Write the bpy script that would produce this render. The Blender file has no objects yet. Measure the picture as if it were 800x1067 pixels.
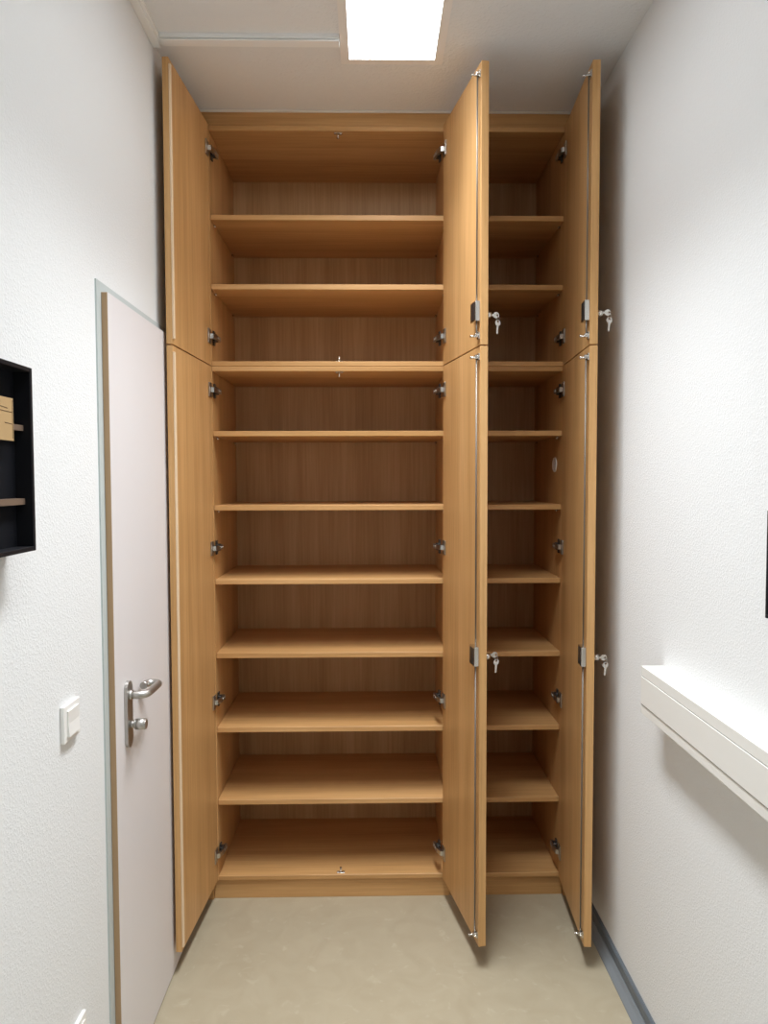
import bpy, bmesh, math, random
from mathutils import Vector, Matrix

random.seed(4)
scene = bpy.context.scene
COL = scene.collection

# ------------------------------------------------------------------ camera
F_PX, IMG_W, IMG_H = 749.3, 800, 1067
PITCH, YAW, ROLL = 0.0451, 0.0170, -0.0025
CAM = Vector((-0.0141, -2.6512, 1.582))
cam_data = bpy.data.cameras.new('camera')
cam_data.sensor_fit = 'VERTICAL'
cam_data.sensor_height = 36.0
cam_data.lens = F_PX * 36.0 / IMG_H
cam_data.clip_start = 0.02
cam = bpy.data.objects.new('camera', cam_data)
COL.objects.link(cam)
fw = Vector((math.sin(YAW) * math.cos(PITCH), math.cos(YAW) * math.cos(PITCH), -math.sin(PITCH)))
rt = Vector((math.cos(YAW), -math.sin(YAW), 0))
up = rt.cross(fw)
rt, up = (math.cos(ROLL) * rt + math.sin(ROLL) * up, -math.sin(ROLL) * rt + math.cos(ROLL) * up)
m3 = Matrix((rt, up, -fw)).transposed()
cam.matrix_world = Matrix.Translation(CAM) @ m3.to_4x4()
scene.camera = cam

# ------------------------------------------------------------------ world, light level
world = bpy.data.worlds.new('world')
scene.world = world
world.use_nodes = True
world.node_tree.nodes['Background'].inputs[0].default_value = (1, 1, 1, 1)
world.node_tree.nodes['Background'].inputs[1].default_value = 0.05
LAMP_STRENGTH = 8.8             # glow of the diffuser sheet itself
LAMP_POWER = 20.5                # watts of the downward beam of the panel
LAMP_SPREAD = math.radians(94)   # prismatic panel: extra light straight down
LAMP_FILL = 0.46                  # level of the added fill panel, out of view above the camera
LAMP_COLOR = (0.945, 0.985, 1.02, 1)
scene.view_settings.view_transform = 'Standard'
scene.view_settings.look = 'None'
scene.view_settings.exposure = 0.0
scene.view_settings.gamma = 1.0
scene.view_settings.use_curve_mapping = False
scene.cycles.max_bounces = 12
scene.cycles.diffuse_bounces = 8

# ------------------------------------------------------------------ sizes (metres)
XL, XR = -0.672, 0.774          # side walls
H = 2.912                       # ceiling
Y_BACK, Y_FRONT = 0.475, -3.45  # wall behind the cupboards, wall behind the camera
T = 0.018                       # board thickness
DEPTH = 0.455                   # inner depth of the cupboards

# ------------------------------------------------------------------ materials
def new_mat(name):
    m = bpy.data.materials.new(name)
    m.use_nodes = True
    nt = m.node_tree
    return m, nt, nt.nodes['Principled BSDF']

def node(nt, typ, **kw):
    n = nt.nodes.new(typ)
    for k, v in kw.items():
        setattr(n, k, v)
    return n

def plain(name, color, rough=0.5, metal=0.0, spec=0.5):
    m, nt, b = new_mat(name)
    b.inputs['Base Color'].default_value = (*color, 1)
    b.inputs['Roughness'].default_value = rough
    b.inputs['Metallic'].default_value = metal
    b.inputs['Specular IOR Level'].default_value = spec
    return m

def ramp(nt, stops):
    r = node(nt, 'ShaderNodeValToRGB')
    e = r.color_ramp.elements
    e[0].position, e[0].color = stops[0][0], (*stops[0][1], 1)
    e[1].position, e[1].color = stops[1][0], (*stops[1][1], 1)
    for p, c in stops[2:]:
        x = e.new(p)
        x.color = (*c, 1)
    return r

def wood(name, axis, tint=1.07, cool=1.0):
    """beech laminate, grain running along one axis of the object"""
    m, nt, b = new_mat(name)
    tc = node(nt, 'ShaderNodeTexCoord')
    oi = node(nt, 'ShaderNodeObjectInfo')
    mul = node(nt, 'ShaderNodeVectorMath', operation='SCALE')
    mul.inputs['Scale'].default_value = 7.0
    cmb = node(nt, 'ShaderNodeCombineXYZ')
    for i in range(3):
        nt.links.new(oi.outputs['Random'], cmb.inputs[i])
    nt.links.new(cmb.outputs[0], mul.inputs[0])
    add = node(nt, 'ShaderNodeVectorMath', operation='ADD')
    nt.links.new(tc.outputs['Object'], add.inputs[0])
    nt.links.new(mul.outputs[0], add.inputs[1])
    def grain(along, across, detail):
        mp = node(nt, 'ShaderNodeMapping')
        s = [across] * 3
        s[axis] = along
        mp.inputs['Scale'].default_value = s
        nt.links.new(add.outputs[0], mp.inputs['Vector'])
        n = node(nt, 'ShaderNodeTexNoise')
        n.inputs['Scale'].default_value = 1.0
        n.inputs['Detail'].default_value = detail
        n.inputs['Roughness'].default_value = 0.55
        nt.links.new(mp.outputs[0], n.inputs['Vector'])
        return n.outputs['Fac']
    broad = grain(0.7, 11.0, 3)
    fine = grain(3.5, 130.0, 4)
    mix = node(nt, 'ShaderNodeMath', operation='MULTIPLY_ADD')
    nt.links.new(fine, mix.inputs[0])
    mix.inputs[1].default_value = 0.42
    sc = node(nt, 'ShaderNodeMath', operation='MULTIPLY')
    sc.inputs[1].default_value = 0.58
    nt.links.new(broad, sc.inputs[0])
    nt.links.new(sc.outputs[0], mix.inputs[2])
    c = lambda r, g, bl: (r * tint, g * tint * (1 + 0.35 * (cool - 1)), bl * tint * cool)
    r = ramp(nt, [(0.33, c(0.415, 0.222, 0.080)), (0.67, c(0.615, 0.366, 0.160)), (0.5, c(0.522, 0.296, 0.118))])
    nt.links.new(mix.outputs[0], r.inputs[0])
    nt.links.new(r.outputs[0], b.inputs['Base Color'])
    b.inputs['Roughness'].default_value = 0.42
    b.inputs['Specular IOR Level'].default_value = 0.35
    bp = node(nt, 'ShaderNodeBump')
    bp.inputs['Strength'].default_value = 0.06
    bp.inputs['Distance'].default_value = 0.001
    nt.links.new(fine, bp.inputs['Height'])
    nt.links.new(bp.outputs[0], b.inputs['Normal'])
    return m

def woodchip(name, color, scale=150.0, strength=0.5):
    """white emulsion over woodchip paper: fine lumpy relief"""
    m, nt, b = new_mat(name)
    b.inputs['Base Color'].default_value = (*color, 1)
    b.inputs['Roughness'].default_value = 0.75
    b.inputs['Specular IOR Level'].default_value = 0.25
    tc = node(nt, 'ShaderNodeTexCoord')
    n1 = node(nt, 'ShaderNodeTexNoise')
    n1.inputs['Scale'].default_value = scale
    n1.inputs['Detail'].default_value = 2.5
    n1.inputs['Roughness'].default_value = 0.55
    n2 = node(nt, 'ShaderNodeTexNoise')
    n2.inputs['Scale'].default_value = scale * 0.42
    n2.inputs['Detail'].default_value = 1.0
    for n in (n1, n2):
        nt.links.new(tc.outputs['Object'], n.inputs['Vector'])
    mr = node(nt, 'ShaderNodeMapRange')
    mr.inputs['From Min'].default_value = 0.45
    mr.inputs['From Max'].default_value = 0.72
    nt.links.new(n1.outputs['Fac'], mr.inputs['Value'])
    ad = node(nt, 'ShaderNodeMath', operation='MULTIPLY_ADD')
    nt.links.new(n2.outputs['Fac'], ad.inputs[0])
    ad.inputs[1].default_value = 0.6
    nt.links.new(mr.outputs[0], ad.inputs[2])
    bp = node(nt, 'ShaderNodeBump')
    bp.inputs['Strength'].default_value = strength
    bp.inputs['Distance'].default_value = 0.003
    nt.links.new(ad.outputs[0], bp.inputs['Height'])
    nt.links.new(bp.outputs[0], b.inputs['Normal'])
    return m

def linoleum(name):
    m, nt, b = new_mat(name)
    tc = node(nt, 'ShaderNodeTexCoord')
    n1 = node(nt, 'ShaderNodeTexNoise')
    n1.inputs['Scale'].default_value = 9.0
    n1.inputs['Detail'].default_value = 6.0
    n1.inputs['Distortion'].default_value = 1.2
    n2 = node(nt, 'ShaderNodeTexNoise')
    n2.inputs['Scale'].default_value = 26.0
    n2.inputs['Detail'].default_value = 5.0
    n2.inputs['Distortion'].default_value = 0.6
    for n in (n1, n2):
        nt.links.new(tc.outputs['Object'], n.inputs['Vector'])
    r1 = ramp(nt, [(0.3, (0.362, 0.310, 0.216)), (0.7, (0.398, 0.345, 0.246))])
    nt.links.new(n1.outputs['Fac'], r1.inputs[0])
    r2 = ramp(nt, [(0.62, (0, 0, 0)), (0.78, (0.40, 0.40, 0.40))])
    nt.links.new(n2.outputs['Fac'], r2.inputs[0])
    mx = node(nt, 'ShaderNodeMix', data_type='RGBA')
    nt.links.new(r2.outputs[0], mx.inputs[0])
    nt.links.new(r1.outputs[0], mx.inputs[6])
    mx.inputs[7].default_value = (0.52, 0.47, 0.37, 1)
    nt.links.new(mx.outputs[2], b.inputs['Base Color'])
    b.inputs['Roughness'].default_value = 0.46
    b.inputs['Specular IOR Level'].default_value = 0.35
    return m

def emitter(name, color, strength):
    m = bpy.data.materials.new(name)
    m.use_nodes = True
    nt = m.node_tree
    nt.nodes.remove(nt.nodes['Principled BSDF'])
    e = node(nt, 'ShaderNodeEmission')
    e.inputs[0].default_value = color
    e.inputs[1].default_value = strength
    nt.links.new(e.outputs[0], nt.nodes['Material Output'].inputs[0])
    return m

M = {
    'wood_x': wood('beech_grain_x', 0),
    'wood_back': wood('beech_back_board', 2, 1.04, 1.38),
    'wood_z': wood('beech_grain_z', 2),
    'wall': woodchip('woodchip_white', (0.765, 0.775, 0.775), 185, 0.20),
    'ceiling': woodchip('woodchip_ceiling', (0.79, 0.805, 0.81), 95, 0.30),
    'wall_grey': woodchip('woodchip_grey', (0.36, 0.36, 0.35), 150, 0.26),  # unseen end wall, darkened to cut bounce into the cupboards
    'floor': linoleum('linoleum'),
    'rubber': plain('grey_blue_skirting', (0.115, 0.135, 0.155), 0.35),
    'pvc': plain('white_pvc', (0.78, 0.77, 0.73), 0.4),
    'pvc_white': plain('fresh_white_pvc', (0.88, 0.89, 0.88), 0.35),
    'pvc_dark': plain('groove_pvc', (0.42, 0.41, 0.38), 0.6),
    'switch': plain('white_switch', (0.82, 0.81, 0.78), 0.3),
    'leaf': plain('pale_door_laminate', (0.72, 0.69, 0.69), 0.45),
    'leaf_edge': plain('door_edge_wood', (0.42, 0.275, 0.15), 0.5),
    'frame': plain('grey_green_steel', (0.50, 0.55, 0.545), 0.4),
    'steel': plain('brushed_steel', (0.50, 0.485, 0.46), 0.42, 1.0),
    'hinge_metal': plain('hinge_nickel', (0.52, 0.50, 0.46), 0.3, 1.0),
    'rod': plain('rod_steel', (0.20, 0.185, 0.165), 0.5, 0.7),
    'chrome': plain('nickel', (0.72, 0.70, 0.66), 0.22, 1.0),
    'dark_metal': plain('dark_metal', (0.09, 0.085, 0.08), 0.35, 0.8),
    'dark': plain('dark_hole', (0.015, 0.015, 0.015), 0.8),
    'black': plain('black_case', (0.007, 0.0075, 0.010), 0.5, 0.0, 0.25),
    'black_in': plain('black_felt', (0.006, 0.0065, 0.009), 0.7, 0.0, 0.12),
    'brown': plain('brown_batten', (0.16, 0.105, 0.07), 0.6),
    'paper': plain('kraft_card', (0.44, 0.29, 0.135), 0.7),
    'ink': plain('ink', (0.12, 0.07, 0.03), 0.8),
    'strip': plain('pale_edge_strip', (0.78, 0.60, 0.40), 0.35),
    'caulk': plain('white_caulk', (0.80, 0.78, 0.73), 0.6),
    'white_plastic': plain('white_plastic', (0.75, 0.74, 0.71), 0.4),
    'lamp_frame': plain('cream_lamp_frame', (0.84, 0.82, 0.79), 0.5),
}

# ------------------------------------------------------------------ mesh helpers
def add_box(bm, x0, x1, y0, y1, z0, z1, bevel=0.0, seg=1):
    vs = [bm.verts.new((x, y, z)) for x in (x0, x1) for y in (y0, y1) for z in (z0, z1)]
    fs = [(0, 1, 3, 2), (4, 6, 7, 5), (0, 4, 5, 1), (2, 3, 7, 6), (0, 2, 6, 4), (1, 5, 7, 3)]
    faces = [bm.faces.new([vs[i] for i in f]) for f in fs]
    if bevel > 0:
        edges = list({e for f in faces for e in f.edges})
        bmesh.ops.bevel(bm, geom=edges, offset=bevel, segments=seg, profile=0.5, affect='EDGES')

def add_cyl(bm, p0, p1, r0, r1=None, n=16, caps=True):
    r1 = r0 if r1 is None else r1
    p0, p1 = Vector(p0), Vector(p1)
    d = (p1 - p0).normalized()
    a = d.orthogonal().normalized()
    b = d.cross(a)
    ring = lambda p, r: [bm.verts.new(p + r * (math.cos(2 * math.pi * i / n) * a + math.sin(2 * math.pi * i / n) * b)) for i in range(n)]
    A, B = ring(p0, r0), ring(p1, r1)
    for i in range(n):
        f = bm.faces.new((A[i], A[(i + 1) % n], B[(i + 1) % n], B[i]))
        f.smooth = True
    if caps:
        bm.faces.new(A[::-1])
        bm.faces.new(B)

def add_tube(bm, pts, r, n=14):
    pts = [Vector(p) for p in pts]
    prev = None
    rings = []
    for i, p in enumerate(pts):
        t = (pts[min(i + 1, len(pts) - 1)] - pts[max(i - 1, 0)]).normalized()
        a = t.orthogonal().normalized() if prev is None else (prev - prev.dot(t) * t).normalized()
        prev = a
        b = t.cross(a)
        rings.append([bm.verts.new(p + r * (math.cos(2 * math.pi * k / n) * a + math.sin(2 * math.pi * k / n) * b)) for k in range(n)])
    for A, B in zip(rings, rings[1:]):
        for k in range(n):
            f = bm.faces.new((A[k], A[(k + 1) % n], B[(k + 1) % n], B[k]))
            f.smooth = True
    bm.faces.new(rings[0][::-1])
    bm.faces.new(rings[-1])

def add_prism(bm, prof, axis, a0, a1):
    """closed 2-D profile swept along one axis (0 x: prof=(y,z), 1 y: prof=(x,z), 2 z: prof=(x,y))"""
    def pt(u, v, a):
        return {0: (a, u, v), 1: (u, a, v), 2: (u, v, a)}[axis]
    A = [bm.verts.new(pt(u, v, a0)) for u, v in prof]
    B = [bm.verts.new(pt(u, v, a1)) for u, v in prof]
    n = len(prof)
    for i in range(n):
        bm.faces.new((A[i], A[(i + 1) % n], B[(i + 1) % n], B[i]))
    bm.faces.new(A[::-1])
    bm.faces.new(B)

def add_ring(bm, c, axis_dir, R, r, n=20, k=8):
    axis_dir = Vector(axis_dir).normalized()
    a = axis_dir.orthogonal().normalized()
    b = axis_dir.cross(a)
    rows = []
    for i in range(n):
        t = 2 * math.pi * i / n
        u = math.cos(t) * a + math.sin(t) * b
        rows.append([bm.verts.new(Vector(c) + u * (R + r * math.cos(2 * math.pi * j / k)) + axis_dir * r * math.sin(2 * math.pi * j / k)) for j in range(k)])
    for i in range(n):
        for j in range(k):
            f = bm.faces.new((rows[i][j], rows[(i + 1) % n][j], rows[(i + 1) % n][(j + 1) % k], rows[i][(j + 1) % k]))
            f.smooth = True

def mesh_of(name, bm):
    bmesh.ops.recalc_face_normals(bm, faces=bm.faces)
    me = bpy.data.meshes.new(name)
    bm.to_mesh(me)
    bm.free()
    return me

def obj(name, bm, mat, parent=None, loc=(0, 0, 0), rz=0.0):
    me = bm if isinstance(bm, bpy.types.Mesh) else mesh_of(name, bm)
    if not me.materials:
        me.materials.append(M[mat])
    o = bpy.data.objects.new(name, me)
    COL.objects.link(o)
    o.location = loc
    o.rotation_euler = (0, 0, rz)
    o.parent = parent
    return o

def box_obj(name, dims, mat, parent=None, bevel=0.0, seg=1):
    """box given in its parent's frame; its origin sits at its own middle"""
    x0, x1, y0, y1, z0, z1 = dims
    c = ((x0 + x1) / 2, (y0 + y1) / 2, (z0 + z1) / 2)
    bm = bmesh.new()
    add_box(bm, x0 - c[0], x1 - c[0], y0 - c[1], y1 - c[1], z0 - c[2], z1 - c[2], bevel, seg)
    return obj(name, bm, mat, parent, c)

def thing(name, label, cat, loc=(0, 0, 0), rz=0.0, group=None):
    o = bpy.data.objects.new(name, None)
    o.empty_display_size = 0.05
    COL.objects.link(o)
    o.location = loc
    o.rotation_euler = (0, 0, rz)
    return tag(o, label, cat, group)

def tag(o, label, cat, group=None):
    o['label'] = label
    o['category'] = cat
    if group:
        o['group'] = group
    return o

def struct(o, label=None):
    o['kind'] = 'structure'
    if label:
        o['label'] = label
    return o

# ------------------------------------------------------------------ room shell
W = 0.12
struct(box_obj('floor', (XL - W, XR + W, Y_FRONT - W, Y_BACK + W, -0.1, 0.0), 'floor'), 'beige marbled linoleum floor of the narrow room')
struct(box_obj('ceiling', (XL - W, XR + W, Y_FRONT - W, Y_BACK + W, H, H + 0.1), 'ceiling'), 'white roughly papered ceiling of the narrow room')
struct(box_obj('wall_right', (XR, XR + W, Y_FRONT - W, Y_BACK + W, 0, H), 'wall'), 'white woodchip wall on the right with the cable duct')
struct(box_obj('wall_back', (XL, XR, Y_BACK, Y_BACK + W, 0, H), 'wall'), 'white wall behind the cupboards')
struct(box_obj('wall_front', (XL, XR, Y_FRONT - W, Y_FRONT, 0, H), 'wall_grey'), 'unseen wall facing the cupboards, greyed to cut bounce light')
DY0, DY1, DZ = -0.877, -0.045, 2.034        # door opening in the left wall
bm = bmesh.new()
prof = [(Y_FRONT - W, 0), (DY0, 0), (DY0, DZ), (DY1, DZ), (DY1, 0), (Y_BACK + W, 0), (Y_BACK + W, H), (Y_FRONT - W, H)]
add_prism(bm, prof, 0, XL - W, XL)
struct(obj('wall_left', bm, 'wall'), 'white woodchip wall on the left with the room door')

# skirting on the right: upright web, bead and a coved toe
def skirting(name, label, x, s, y0, y1):
    p = thing(name, label, 'baseboard', (x, 0, 0))
    del p['category']
    struct(p)
    bm = bmesh.new()
    web = [(0, 0.0), (0, 0.060), (-0.005 * s, 0.0605), (-0.010 * s, 0.056), (-0.0115 * s, 0.030), (-0.008 * s, 0.026), (-0.008 * s, 0.0)]
    add_prism(bm, web, 1, y0, y1)
    obj('web', bm, 'rubber', p)
    bm = bmesh.new()
    toe = [(-0.008 * s, 0.0), (-0.008 * s, 0.0255), (-0.0135 * s, 0.0245), (-0.020 * s, 0.016), (-0.029 * s, 0.009), (-0.0345 * s, 0.004), (-0.036 * s, 0.0)]
    add_prism(bm, toe, 1, y0, y1)
    obj('toe', bm, 'rubber_light', p)
    return p
M['rubber_light'] = plain('grey_blue_skirting_toe', (0.20, 0.22, 0.235), 0.3)
skirting('baseboard_right', 'grey blue rubber skirting along the right wall', XR, 1, Y_FRONT, 0.02)
skirting('baseboard_left', 'grey blue rubber skirting along the left wall', XL, -1, Y_FRONT, -0.906)

# white caulk bead where the filler board meets the ceiling
struct(box_obj('trim_1', (XL, XR, 0.004, 0.0149, H - 0.006, H), 'caulk', bevel=0.002), 'white caulk line between cupboard top and ceiling')

# ------------------------------------------------------------------ room door in the left wall
door = thing('door_1', 'pale grey room door with steel lever in a grey green frame', 'door', (XL, DY0, 0))
del door['category']
struct(door)
dw = DY1 - DY0
bm = bmesh.new()
# flange on the wall face
fl, th = 0.028, 0.004
add_prism(bm, [(-fl, 0), (0.014, 0), (0.014, DZ - 0.014), (dw - 0.014, DZ - 0.014), (dw - 0.014, 0), (dw + fl, 0), (dw + fl, DZ + fl), (-fl, DZ + fl)], 0, 0.0, th)
# reveal lining
add_box(bm, -0.11, 0.0, 0.0005, 0.010, 0, DZ - 0.0005)
add_box(bm, -0.11, 0.0, dw - 0.010, dw - 0.0005, 0, DZ - 0.0005)
add_box(bm, -0.11, 0.0, 0.010, dw - 0.010, DZ - 0.010, DZ - 0.0005)
obj('door_frame', bm, 'frame', door)
LX = 0.020                                     # room-side face of the leaf, proud of the wall
leaf = box_obj('door_leaf', (0.0045, LX, 0.0015, dw - 0.004, 0.006, DZ + 0.004), 'leaf', door, 0.0008)
bm = bmesh.new()
add_box(bm, 0.0046, LX - 0.0012, 0.0003, 0.0015, 0.007, DZ + 0.003)
e_ = obj('leaf_edge', bm, 'leaf_edge', door)
e_['label'] = 'brown wooden edge of the door leaf'
box_obj('leaf_core', (-0.030, 0.0044, 0.012, dw - 0.012, 0.006, DZ - 0.013), 'leaf', door)
# lever handle with backplate
hy, hz = 0.081, 1.025                          # plate axis, lever height
bm = bmesh.new()
pl = []
pw_, zt_, zb_ = 0.0205, 1.062, 0.888
for i in range(9):
    t = math.pi * i / 8
    pl.append((hy + pw_ * math.cos(t), zt_ - pw_ + pw_ * math.sin(t)))
for i in range(9):
    t = math.pi + math.pi * i / 8
    pl.append((hy + pw_ * math.cos(t), zb_ + pw_ + pw_ * math.sin(t)))
add_prism(bm, pl, 0, LX + 0.0002, LX + 0.009)
plate = obj('handle_plate', bm, 'steel', door)
plate['label'] = 'brushed steel handle plate with rounded ends'
bm = bmesh.new()
x0 = LX + 0.009
path = [(x0, hy, hz), (x0 + 0.020, hy, hz)]
for i in range(1, 7):
    t = math.pi / 2 * i / 6
    path.append((x0 + 0.020 + 0.022 * math.sin(t), hy + 0.022 * (1 - math.cos(t)), hz))
path.append((x0 + 0.0425, hy + 0.075, hz - 0.001))
for i in range(1, 13):
    t = math.pi * i / 12
    path.append((x0 + 0.0425 - 0.0185 * (1 - math.cos(t)), hy + 0.100 + 0.021 * math.sin(t), hz - 0.002))
path.append((x0 + 0.006, hy + 0.090, hz - 0.002))
add_tube(bm, path, 0.0100, 16)
add_cyl(bm, (LX + 0.008, hy, hz), (LX + 0.016, hy, hz), 0.0135, 0.0125, 20)
obj('lever', bm, 'steel', plate)
bm = bmesh.new()
add_cyl(bm, (LX + 0.008, hy + 0.001, 0.948), (LX + 0.020, hy + 0.001, 0.948), 0.0095, 0.0095, 20)
add_cyl(bm, (LX + 0.020, hy + 0.001, 0.948), (LX + 0.024, hy + 0.001, 0.948), 0.0125, 0.0145, 20)
add_cyl(bm, (LX + 0.024, hy + 0.001, 0.948), (LX + 0.047, hy + 0.001, 0.948), 0.0145, 0.0145, 20)
add_cyl(bm, (LX + 0.047, hy + 0.001, 0.948), (LX + 0.050, hy + 0.001, 0.948), 0.0145, 0.0120, 20)
obj('thumb_turn', bm, 'steel', plate)

# ------------------------------------------------------------------ cupboards
HINGE_X1, HINGE_X2, HINGE_X3 = -0.597, 0.2483, 0.6890
A1, A2, A3 = -0.064, 0.186, -0.0622
DW = 0.415

def lock_mesh():
    """surface mounted lock case for the inside of a door, face towards -x, origin on the door face"""
    bm = bmesh.new()
    add_box(bm, -0.016, -0.0003, -0.024, 0.024, -0.031, 0.031, 0.0015, 2)
    return mesh_of('lock_case', bm)

def lock_cover_mesh():
    bm = bmesh.new()
    add_box(bm, -0.0175, -0.0161, -0.019, 0.017, -0.026, 0.026, 0.0004)
    return mesh_of('lock_cover', bm)

def guide_mesh():
    """rod end: guide bracket with a rolled hook and its cross pin"""
    bm = bmesh.new()
    add_box(bm, -0.004, -0.0003, -0.010, 0.010, -0.011, 0.011, 0.0006)
    add_box(bm, -0.014, -0.004, -0.0065, 0.0065, -0.006, 0.006, 0.001)
    add_cyl(bm, (-0.009, -0.016, 0), (-0.009, 0.012, 0), 0.0028, n=10)
    add_cyl(bm, (-0.026, 0.002, -0.002), (-0.010, 0.002, -0.002), 0.0030, n=10)
    add_cyl(bm, (-0.0275, 0.002, -0.002), (-0.0245, 0.002, -0.002), 0.0050, n=10)
    return mesh_of('rod_guide', bm)

def hinge_mesh(s):
    """concealed cup hinge; door inner face at x=0 (its normal points to s), carcass inside at +y"""
    bm = bmesh.new()
    # cup flange and cup on the door face
    add_box(bm, min(0.0003 * s, 0.0052 * s), max(0.0003 * s, 0.0052 * s), -0.042, -0.010, -0.026, 0.026, 0.0012, 2)
    add_cyl(bm, (0.0003 * s, -0.0255, 0), (0.0062 * s, -0.0255, 0), 0.0172, 0.0165, 20)
    # folded arm running back into the carcass
    prof = [(0.004 * s, -0.030), (0.016 * s, -0.024), (0.0225 * s, 0.000), (0.0225 * s, 0.052), (0.0125 * s, 0.052), (0.0125 * s, 0.004), (0.009 * s, -0.012), (0.004 * s, -0.018)]
    add_prism(bm, prof, 2, -0.0085, 0.0085)
    # screw on the arm
    add_cyl(bm, (0.0225 * s, 0.020, 0), (0.0245 * s, 0.020, 0), 0.0045, n=12)
    add_cyl(bm, (0.0225 * s, 0.040, 0), (0.0245 * s, 0.040, 0), 0.0040, n=12)
    return mesh_of('hinge', bm)

def hinge_plate_mesh(s):
    bm = bmesh.new()
    x0, x1 = sorted((0.0035 * s, 0.0180 * s))
    add_box(bm, x0, x1, 0.010, 0.034, -0.013, 0.013, 0.001)
    add_box(bm, *sorted((0.0035 * s, 0.0090 * s)), 0.012, 0.030, -0.026, 0.026, 0.0008)
    return mesh_of('hinge_plate', bm)

MESH = {'lock': lock_mesh(), 'cover': lock_cover_mesh(), 'guide': guide_mesh(),
        'hinge1': hinge_mesh(1), 'hinge-1': hinge_mesh(-1), 'plate1': hinge_plate_mesh(1), 'plate-1': hinge_plate_mesh(-1)}

def board(name, dims, mat, parent, bevel=0.0008):
    return box_obj(name, dims, mat, parent, bevel)

def cabinet(label, x0, x1, z0, z1, shelves, plinth=0.0, shelf_inset=0.006):
    """open fronted carcass between the outer faces x0..x1; z given in world, thing origin at its base"""
    cx = (x0 + x1) / 2
    c = thing('storage_cabinet', label, 'cabinet', (cx, 0, z0), 0, 'built-in beech storage cupboards')
    hw = (x1 - x0) / 2
    hh = z1 - z0
    zf = plinth                                    # underside of the bottom board
    board('side_panel', (-hw + 0.0005, -hw + T, 0, DEPTH, zf, hh), 'wood_z', c)
    board('side_panel', (hw - T, hw - 0.0005, 0, DEPTH, zf, hh), 'wood_z', c)
    board('top_panel', (-hw + T, hw - T, 0.001, DEPTH, hh - T, hh - 0.0004), 'wood_x', c, 0.0016)
    board('bottom_panel', (-hw + T, hw - T, 0.001, DEPTH, zf + 0.0004, zf + T), 'wood_x', c, 0.0016)
    board('back_panel', (-hw + 0.001, hw - 0.001, DEPTH, DEPTH + 0.010, zf, hh), 'wood_back', c)
    if plinth:
        board('plinth', (-hw + 0.001, hw - 0.001, 0.014, 0.030, 0.0, plinth - 0.0005), 'wood_x', c)
    for z in shelves:
        s = board('shelf', (-hw + T + 0.001, hw - T - 0.001, shelf_inset, DEPTH - 0.003, z - z0 - 0.019, z - z0), 'wood_x', c, 0.0012)
        for sx in (-1, 1):
            for py in (0.06, 0.405):
                bm = bmesh.new()
                ex = sx * (hw - T)
                add_cyl(bm, (ex, 0, 0), (ex - sx * 0.009, 0, 0), 0.0038, n=10)
                add_box(bm, *sorted((ex, ex - sx * 0.007)), -0.005, 0.005, 0.0025, 0.0048)
                obj('shelf_pin', bm, 'chrome', s, (0, py - (DEPTH - 0.003 + shelf_inset) / 2, -0.019 / 2 - 0.0055))
    return c

def cab_door(c, cab_x, cab_z, hx, ang, side, z0, z1, thick, hinges, hinge_side_x, lock_z=None, guides=()):
    """side=+1: inner face looks to +x (hinged on the left); -1: hinged on the right"""
    t = thick
    bm = bmesh.new()
    add_box(bm, *sorted((0.0, -side * t)), -DW, -0.002, 0.0, z1 - z0, 0.0012, 2)
    d = obj('door', bm, 'wood_z', c, (hx - cab_x, 0, z0 - cab_z), ang)
    d['label'] = 'open beech cupboard door'
    for hz_ in hinges:
        hg = obj('hinge', MESH['hinge%d' % side], 'hinge_metal', d, (0, 0, hz_ - z0))
        pl_ = obj('hinge_plate', MESH['plate%d' % side], 'dark_metal', d, (0, 0, hz_ - z0))
    if lock_z is None:
        # pale stop strip along the closing edge
        bm = bmesh.new()
        add_box(bm, 0.0002, 0.0065, -DW + 0.0005, -DW + 0.011, 0.016, z1 - z0 - 0.020, 0.001)
        s = obj('stop_strip', bm, 'strip', d)
        s['label'] = 'pale stop strip along the closing edge'
    else:
        ly = -DW + 0.030
        lk = obj('lock_case', MESH['lock'], 'chrome', d, (0, ly, lock_z - z0))
        lk['label'] = 'nickel lock case'
        obj('lock_cover', MESH['cover'], 'dark_metal', d, (0, ly, lock_z - z0))
        bm = bmesh.new()
        ry = -DW + 0.016
        add_cyl(bm, (-0.008, ry, guides[0] - z0), (-0.008, ry, lock_z - z0 - 0.031), 0.0026, n=10)
        add_cyl(bm, (-0.008, ry, lock_z - z0 + 0.031), (-0.008, ry, guides[1] - z0), 0.0026, n=10)
        obj('locking_rod', bm, 'rod', d)
        for g in guides:
            obj('rod_guide', MESH['guide'], 'chrome', d, (0, ry, g - z0))
        bm = bmesh.new()
        add_cyl(bm, (t + 0.0002, ly, 0), (t + 0.003, ly, 0), 0.0130, 0.0125, 20)
        add_cyl(bm, (t + 0.003, ly, 0), (t + 0.020, ly, 0), 0.0102, 0.0100, 20)
        obj('lock_cylinder', bm, 'chrome', d, (0, 0, lock_z - z0 - 0.006))
    return d

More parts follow.
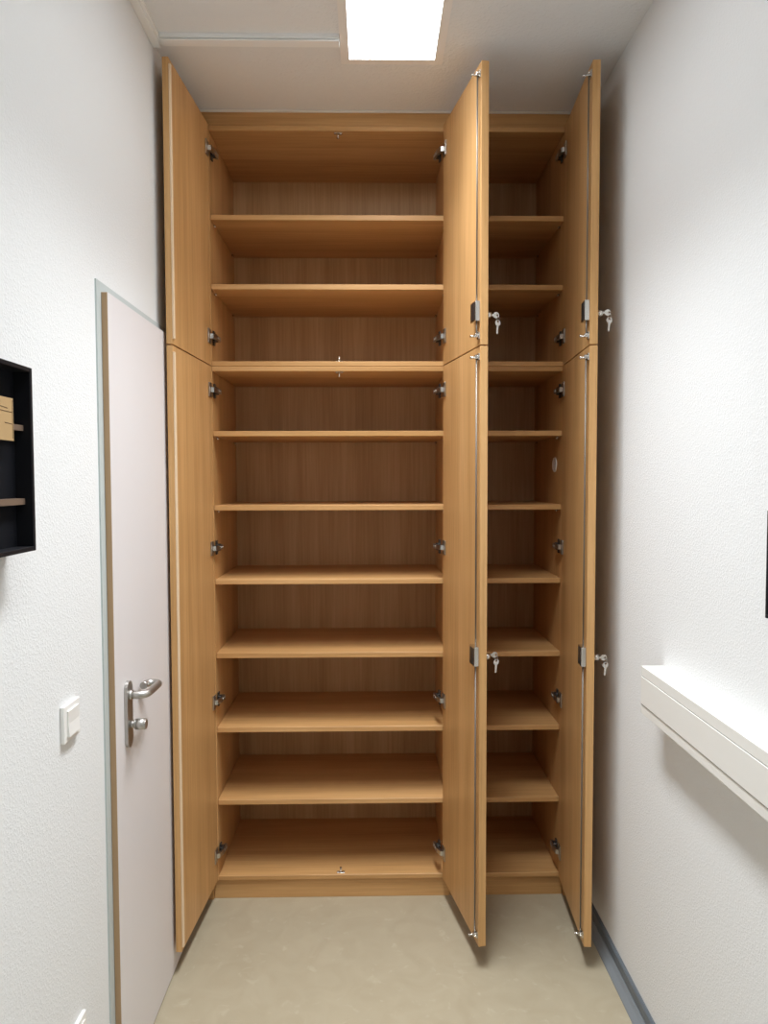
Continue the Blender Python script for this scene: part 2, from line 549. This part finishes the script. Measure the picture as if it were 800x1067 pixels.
def key_mesh(blade_len):
    """flat key in the xz plane, bow centre at the origin, blade hanging down"""
    bm = bmesh.new()
    n = 20
    ro, ri, hz0 = 0.0098, 0.0034, 0.0050
    t = 0.0011
    rows = []
    for y in (-t, t):
        rows.append(([bm.verts.new((ro * math.cos(2 * math.pi * i / n), y, ro * math.sin(2 * math.pi * i / n))) for i in range(n)],
                     [bm.verts.new((ri * math.cos(2 * math.pi * i / n), y, hz0 * 0.9 + ri * math.sin(2 * math.pi * i / n))) for i in range(n)]))
    (oa, ia), (ob, ib) = rows
    for i in range(n):
        j = (i + 1) % n
        bm.faces.new((oa[i], oa[j], ia[j], ia[i]))
        bm.faces.new((ob[j], ob[i], ib[i], ib[j]))
        bm.faces.new((oa[j], oa[i], ob[i], ob[j]))
        bm.faces.new((ia[i], ia[j], ib[j], ib[i]))
    zt = -ro + 0.001
    L = blade_len
    teeth = [(-0.0035, zt), (0.0035, zt), (0.0035, zt - 0.3 * L), (0.0020, zt - 0.38 * L), (0.0034, zt - 0.48 * L), (0.0016, zt - 0.58 * L),
             (0.0032, zt - 0.68 * L), (0.0018, zt - 0.78 * L), (0.0030, zt - 0.88 * L), (0.0, zt - L), (-0.0035, zt - 0.93 * L)]
    A = [bm.verts.new((x, -t * 0.9, z)) for x, z in teeth]
    B = [bm.verts.new((x, t * 0.9, z)) for x, z in teeth]
    m = len(teeth)
    for i in range(m):
        bm.faces.new((A[i], A[(i + 1) % m], B[(i + 1) % m], B[i]))
    bm.faces.new(A[::-1])
    bm.faces.new(B)
    return mesh_of('key', bm)

KEY_HANG, KEY_IN = key_mesh(0.026), key_mesh(0.012)

def key_set(label, hx, ang, thick, z):
    """a key turned into the lock cylinder with a second key hanging from it on a ring"""
    ly = -DW + 0.030
    p = Vector((thick + 0.0195, ly, 0))
    q = Vector((hx + p.x * math.cos(ang) - p.y * math.sin(ang), p.x * math.sin(ang) + p.y * math.cos(ang), z - 0.006))
    k = thing('key_pair', label, 'keys', q, ang, 'keys in the cupboard locks')
    a = obj('inserted_key', KEY_IN, 'chrome', k, (0.0170, 0, 0))
    a.rotation_euler = (0, math.radians(90), 0)      # blade points back into the lock
    bm = bmesh.new()
    add_ring(bm, (0.0225, 0.0, -0.0105), (1, 0.25, 0), 0.0088, 0.0007, 22, 6)
    obj('key_ring', bm, 'steel', k)
    b = obj('hanging_key', KEY_HANG, 'chrome', k, (0.0225, 0.0, -0.0238))
    b.rotation_euler = (0, math.radians(3), math.radians(12))
    return k

ZS = 1.996                                   # joint between lower and upper cupboards
SH_UP = [2.541, 2.293]
SH_LOW = [1.761, 1.488, 1.214, 0.938, 0.658, 0.382]
X_A0, X_A1, X_B1 = -0.613, 0.280, 0.708
DZ0, DZM, DZT = 0.078, 1.9965, 2.8575
PLINTH = 0.075
units = {}
units['al'] = cabinet('wide lower beech cupboard with six shelves and both tall doors open', X_A0, X_A1, 0.0, ZS, SH_LOW, PLINTH)
units['au'] = cabinet('wide upper beech cupboard with two shelves below the ceiling lamp, doors open', X_A0, X_A1, ZS, 2.855, SH_UP)
units['bl'] = cabinet('narrow lower beech cupboard with six shelves and one tall open door', X_A1, X_B1, 0.0, ZS, SH_LOW, PLINTH)
units['bu'] = cabinet('narrow upper beech cupboard with two shelves and one short open door', X_A1, X_B1, ZS, 2.855, SH_UP)
ca, cb = (X_A0 + X_A1) / 2, (X_A1 + X_B1) / 2
HZ_UP, HZ_LOW = (2.764, 2.100), (1.908, 1.332, 0.763, 0.185)
T1, T2 = 0.019, 0.024
cab_door(units['au'], ca, ZS, HINGE_X1, A1, 1, DZM + 0.003, DZT, T1, HZ_UP, X_A0 + T)
cab_door(units['al'], ca, 0, HINGE_X1, A1, 1, DZ0, DZM - 0.001, T1, HZ_LOW, X_A0 + T)
cab_door(units['au'], ca, ZS, HINGE_X2, A2, -1, DZM + 0.003, DZT, T2, HZ_UP, X_A1 - T, 2.104, (2.029, 2.822))
cab_door(units['al'], ca, 0, HINGE_X2, A2, -1, DZ0, DZM - 0.001, T2, HZ_LOW, X_A1 - T, 1.020, (0.113, 1.963))
cab_door(units['bu'], cb, ZS, HINGE_X3, A3, -1, DZM + 0.003, DZT, T2, HZ_UP, X_B1 - T, 2.106, (2.029, 2.822))
cab_door(units['bl'], cb, 0, HINGE_X3, A3, -1, DZ0, DZM - 0.001, T2, HZ_LOW, X_B1 - T, 1.018, (0.113, 1.963))
key_set('silver keys in the upper lock of the middle cupboard door', HINGE_X2, A2, T2, 2.104)
key_set('silver keys in the lower lock of the middle cupboard door', HINGE_X2, A2, T2, 1.024)
key_set('silver keys in the upper lock of the door nearest the right wall', HINGE_X3, A3, T2, 2.108)
key_set('silver keys in the lower lock of the door nearest the right wall', HINGE_X3, A3, T2, 1.018)

# catches for the locking rods on the boards of the wide cupboards
def catch(parent, z, s, px):
    bm = bmesh.new()
    z0, z1 = sorted((0.0002 * s, 0.0020 * s))
    add_box(bm, -0.015, 0.015, -0.006, 0.006, z0, z1, 0.0004)
    add_cyl(bm, (0, 0, 0.002 * s), (0, 0, 0.018 * s), 0.0034, n=10)
    add_cyl(bm, (0, 0, 0.016 * s), (0, 0, 0.019 * s), 0.0050, n=10)
    add_cyl(bm, (-0.010, 0, 0.002 * s), (-0.010, 0, 0.0040 * s), 0.0035, n=8)
    add_cyl(bm, (0.010, 0, 0.002 * s), (0.010, 0, 0.0040 * s), 0.0035, n=8)
    o = obj('rod_catch', bm, 'chrome', parent, (px, 0.017, z))
    return o
cxa = -0.132 - ca
catch(units['au'], 2.837 - ZS, -1, cxa)
catch(units['au'], T, 1, cxa)
catch(units['al'], ZS - T, -1, cxa)
catch(units['al'], PLINTH + T, 1, cxa - 0.004)

# round white cable port in the side of the narrow lower cupboard
bm = bmesh.new()
px_ = X_B1 - T - cb
add_ring(bm, (px_ - 0.001, 0.105, 1.637), (1, 0, 0), 0.025, 0.0035, 28, 8)
add_cyl(bm, (px_ - 0.0002, 0.105, 1.637), (px_ - 0.0022, 0.105, 1.637), 0.0245, n=28)
o = obj('cable_port', bm, 'white_plastic', units['bl'])
o['label'] = 'round white cable port cover'

# filler boards around the run of cupboards
tag(box_obj('filler_board', (XL + 0.002, XR - 0.002, 0.015, 0.033, 2.8555, H - 0.0005), 'wood_x', None, 0.0008),
    'long horizontal beech filler board between upper cupboards and ceiling', 'filler board')
tag(box_obj('side_filler', (XL + 0.002, X_A0 - 0.0005, 0.004, 0.022, 0.0, 2.855), 'wood_z', None, 0.0008),
    'narrow upright beech filler between left wall and wide cupboards', 'filler board')
tag(box_obj('side_filler', (X_B1 + 0.0005, XR - 0.002, 0.004, 0.022, 0.0, 2.855), 'wood_z', None, 0.0008),
    'narrow upright beech filler between right wall and narrow cupboards', 'filler board')

# ------------------------------------------------------------------ ceiling lamp and added fill panel
LX0, LX1, LY1 = -0.106, 0.214, -0.301
LLEN = 1.245
hw, hl, fb = (LX1 - LX0) / 2, LLEN / 2, 0.026
def lamp_panel(label, y1, level):
    lamp = thing('ceiling_light', label, 'ceiling lamp', ((LX0 + LX1) / 2, y1 - LLEN / 2, H), 0, 'ceiling lamp panels')
    bm = bmesh.new()
    z0, z1 = -0.010, -0.0002
    add_box(bm, -hw, hw, -hl, -hl + fb, z0, z1)
    add_box(bm, -hw, hw, hl - fb, hl, z0, z1)
    add_box(bm, -hw, -hw + fb, -hl + fb, hl - fb, z0, z1)
    add_box(bm, hw - fb, hw, -hl + fb, hl - fb, z0, z1)
    obj('lamp_frame', bm, 'lamp_frame', lamp)
    key = 'lamp_%.2f' % level
    M[key] = emitter('lamp_diffuser', LAMP_COLOR, LAMP_STRENGTH * level)
    bm = bmesh.new()
    add_box(bm, -hw + fb, hw - fb, -hl + fb, hl - fb, -0.0085, -0.0025)
    obj('diffuser', bm, key, lamp)
    ld = bpy.data.lights.new('lamp_beam', 'AREA')
    ld.shape = 'RECTANGLE'
    ld.size, ld.size_y = 2 * (hw - fb), 2 * (hl - fb)
    ld.energy = LAMP_POWER * level
    ld.color = LAMP_COLOR[:3]
    ld.spread = LAMP_SPREAD
    lo = bpy.data.objects.new('lamp_beam', ld)
    COL.objects.link(lo)
    lo.location = (0, 0, -0.0092)
    lo.parent = lamp
lamp_panel('glowing rectangular ceiling lamp panel just in front of the cupboards', LY1, 1.0)
lamp_panel('added fill light panel on the ceiling above the camera, out of view', -1.90, LAMP_FILL)  # added unseen panel, fills light into the lower room

# ------------------------------------------------------------------ mini trunking on the ceiling
tr = thing('cable_trunking', 'thin white cable trunking along ceiling corner leading to the lamp', 'cable trunking', (XL, -0.42, H))
def trunk(name, prof_w, length, along):
    bm = bmesh.new()
    h_ = 0.018
    # base and proud lid with a small step
    if along == 'x':
        add_box(bm, 0.0, length, -prof_w / 2, prof_w / 2, -0.012, -0.0003, 0.0008)
        add_box(bm, 0.0, length, -prof_w / 2 + 0.009, prof_w / 2 - 0.009, -0.0150, -0.0121)
        add_box(bm, 0.0, length, -prof_w / 2 + 0.003, prof_w / 2 - 0.003, -0.0190, -0.0150, 0.0012)
    else:
        add_box(bm, 0.0003, prof_w, -length, 0.0, -0.012, -0.0003, 0.0008)
        add_box(bm, 0.0003, prof_w - 0.006, -length, 0.0, -h_ - 0.004, -0.0121, 0.0015)
    return bm
obj('trunking_run', trunk('t', 0.040, (LX0 - XL) - 0.032, 'x'), 'pvc_white', tr, (0.031, 0.0, 0))
obj('trunking_run', trunk('t', 0.030, 3.0, 'y'), 'pvc_white', tr, (0.0, 0.021, 0))

# ------------------------------------------------------------------ parapet cable duct on the right wall
duct = thing('cable_duct', 'white rectangular cable duct mounted along the right wall', 'cable duct', (XR, -0.742, 0.949))
DL = 2.3
bm = bmesh.new()
add_box(bm, -0.060, -0.0003, -DL, 0.0, 0.0, 0.128, 0.0012, 2)
obj('duct_base', bm, 'pvc', duct)
bm = bmesh.new()
add_box(bm, -0.0625, -0.0601, -DL, -0.0006, 0.027, 0.101, 0.0008)
cv = obj('duct_cover', bm, 'pvc', duct)
for z in (0.0245, 0.1015):
    bm = bmesh.new()
    add_box(bm, -0.0607, -0.0601, -DL, -0.0006, z, z + 0.0022)
    obj('duct_groove', bm, 'pvc_dark', duct)
bm = bmesh.new()
add_box(bm, -0.061, 0.0, 0.0002, 0.003, -0.0005, 0.1285, 0.001)
obj('end_cap', bm, 'pvc', duct)

# ------------------------------------------------------------------ switch and socket on the left wall
def wall_plate(name, label, cat, y, z):
    t = thing(name, label, cat, (XL, y, z))
    box_obj('cover_frame', (0.0002, 0.0095, -0.0405, 0.0405, -0.0405, 0.0405), 'switch', t, 0.0025, 2)
    return t
sw = wall_plate('light_switch', 'square white light switch beside the room door', 'light switch', -1.107, 1.064)
bm = bmesh.new()
add_prism(bm, [(0.0096, -0.0275), (0.0150, -0.0275), (0.0125, 0.0), (0.0135, 0.0275), (0.0096, 0.0275)], 1, -0.0275, 0.0275)
obj('rocker', bm, 'switch', sw)
so = wall_plate('power_socket', 'square white power socket low on left wall beside the door', 'power socket', -1.107, 0.348)
bm = bmesh.new()
n = 32
outer = [(-0.0275, -0.0275), (0.0275, -0.0275), (0.0275, 0.0275), (-0.0275, 0.0275)]
add_box(bm, 0.0096, 0.0120, -0.0275, 0.0275, -0.0275, 0.0275, 0.0008)
add_ring(bm, (0.0120, 0, 0), (1, 0, 0), 0.0200, 0.0016, 32, 8)
ins = obj('socket_insert', bm, 'switch', so)
bm = bmesh.new()
add_cyl(bm, (0.0121, 0, 0), (0.0124, 0, 0), 0.0185, n=32)
obj('socket_well', bm, 'pvc', ins)
for s in (-1, 1):
    bm = bmesh.new()
    add_cyl(bm, (0.01245, s * 0.0095, 0), (0.0127, s * 0.0095, 0), 0.0025, n=12)
    obj('pin_hole', bm, 'dark', ins)

# ------------------------------------------------------------------ black wall cases
def wall_case(label, wall_x, s, y_far, length, z0, z1, depth, back):
    c = thing('display_case', label, 'display case', (wall_x, y_far, z0))
    h = z1 - z0
    b = 0.008
    X = lambda a, d_: tuple(sorted((a * s, d_ * s)))
    box_obj('case_side', (*X(0.0003, depth), -b, 0, 0, h), 'black', c, 0.0008)
    box_obj('case_side', (*X(0.0003, depth), -length, -length + b, 0, h), 'black', c, 0.0008)
    box_obj('case_top', (*X(0.0003, depth), -length + b, -b, h - b, h), 'black', c, 0.0008)
    box_obj('case_bottom', (*X(0.0003, depth), -length + b, -b, 0, b), 'black', c, 0.0008)
    box_obj('case_back', (*X(0.0003, back), -length + b, -b, b, h - b), 'black_in', c)
    return c
cs = wall_case('black open display case with wooden battens on the left wall', XL, 1, -1.346, 0.46, 1.456, 1.782, 0.052, 0.022)
box_obj('batten', (0.0221, 0.038, -0.4519, -0.0081, 0.214, 0.224), 'brown', cs)
box_obj('batten', (0.0221, 0.038, -0.4519, -0.0081, 0.083, 0.094), 'brown', cs)
card = thing('paper_card', 'tan card with thin lines leaning in the black display case', 'card', (XL + 0.0385, -1.393, 1.650))
box_obj('card_sheet', (0, 0.0015, -0.11, 0, 0, 0.073), 'paper', card, 0.0004)
bm = bmesh.new()
for y0_, z0_, y1_, z1_ in [(-0.105, 0.052, -0.003, 0.049), (-0.105, 0.062, -0.02, 0.055), (-0.03, 0.030, -0.004, 0.029), (-0.003, 0.070, -0.004, 0.004)]:
    add_cyl(bm, (0.0016, y0_, z0_), (0.0016, y1_, z1_), 0.0006, n=6)
obj('card_lines', bm, 'ink', card)
wall_case('black case at the right edge of the picture above the duct', XR, -1, -1.268, 0.40, 1.310, 1.520, 0.020, 0.006)
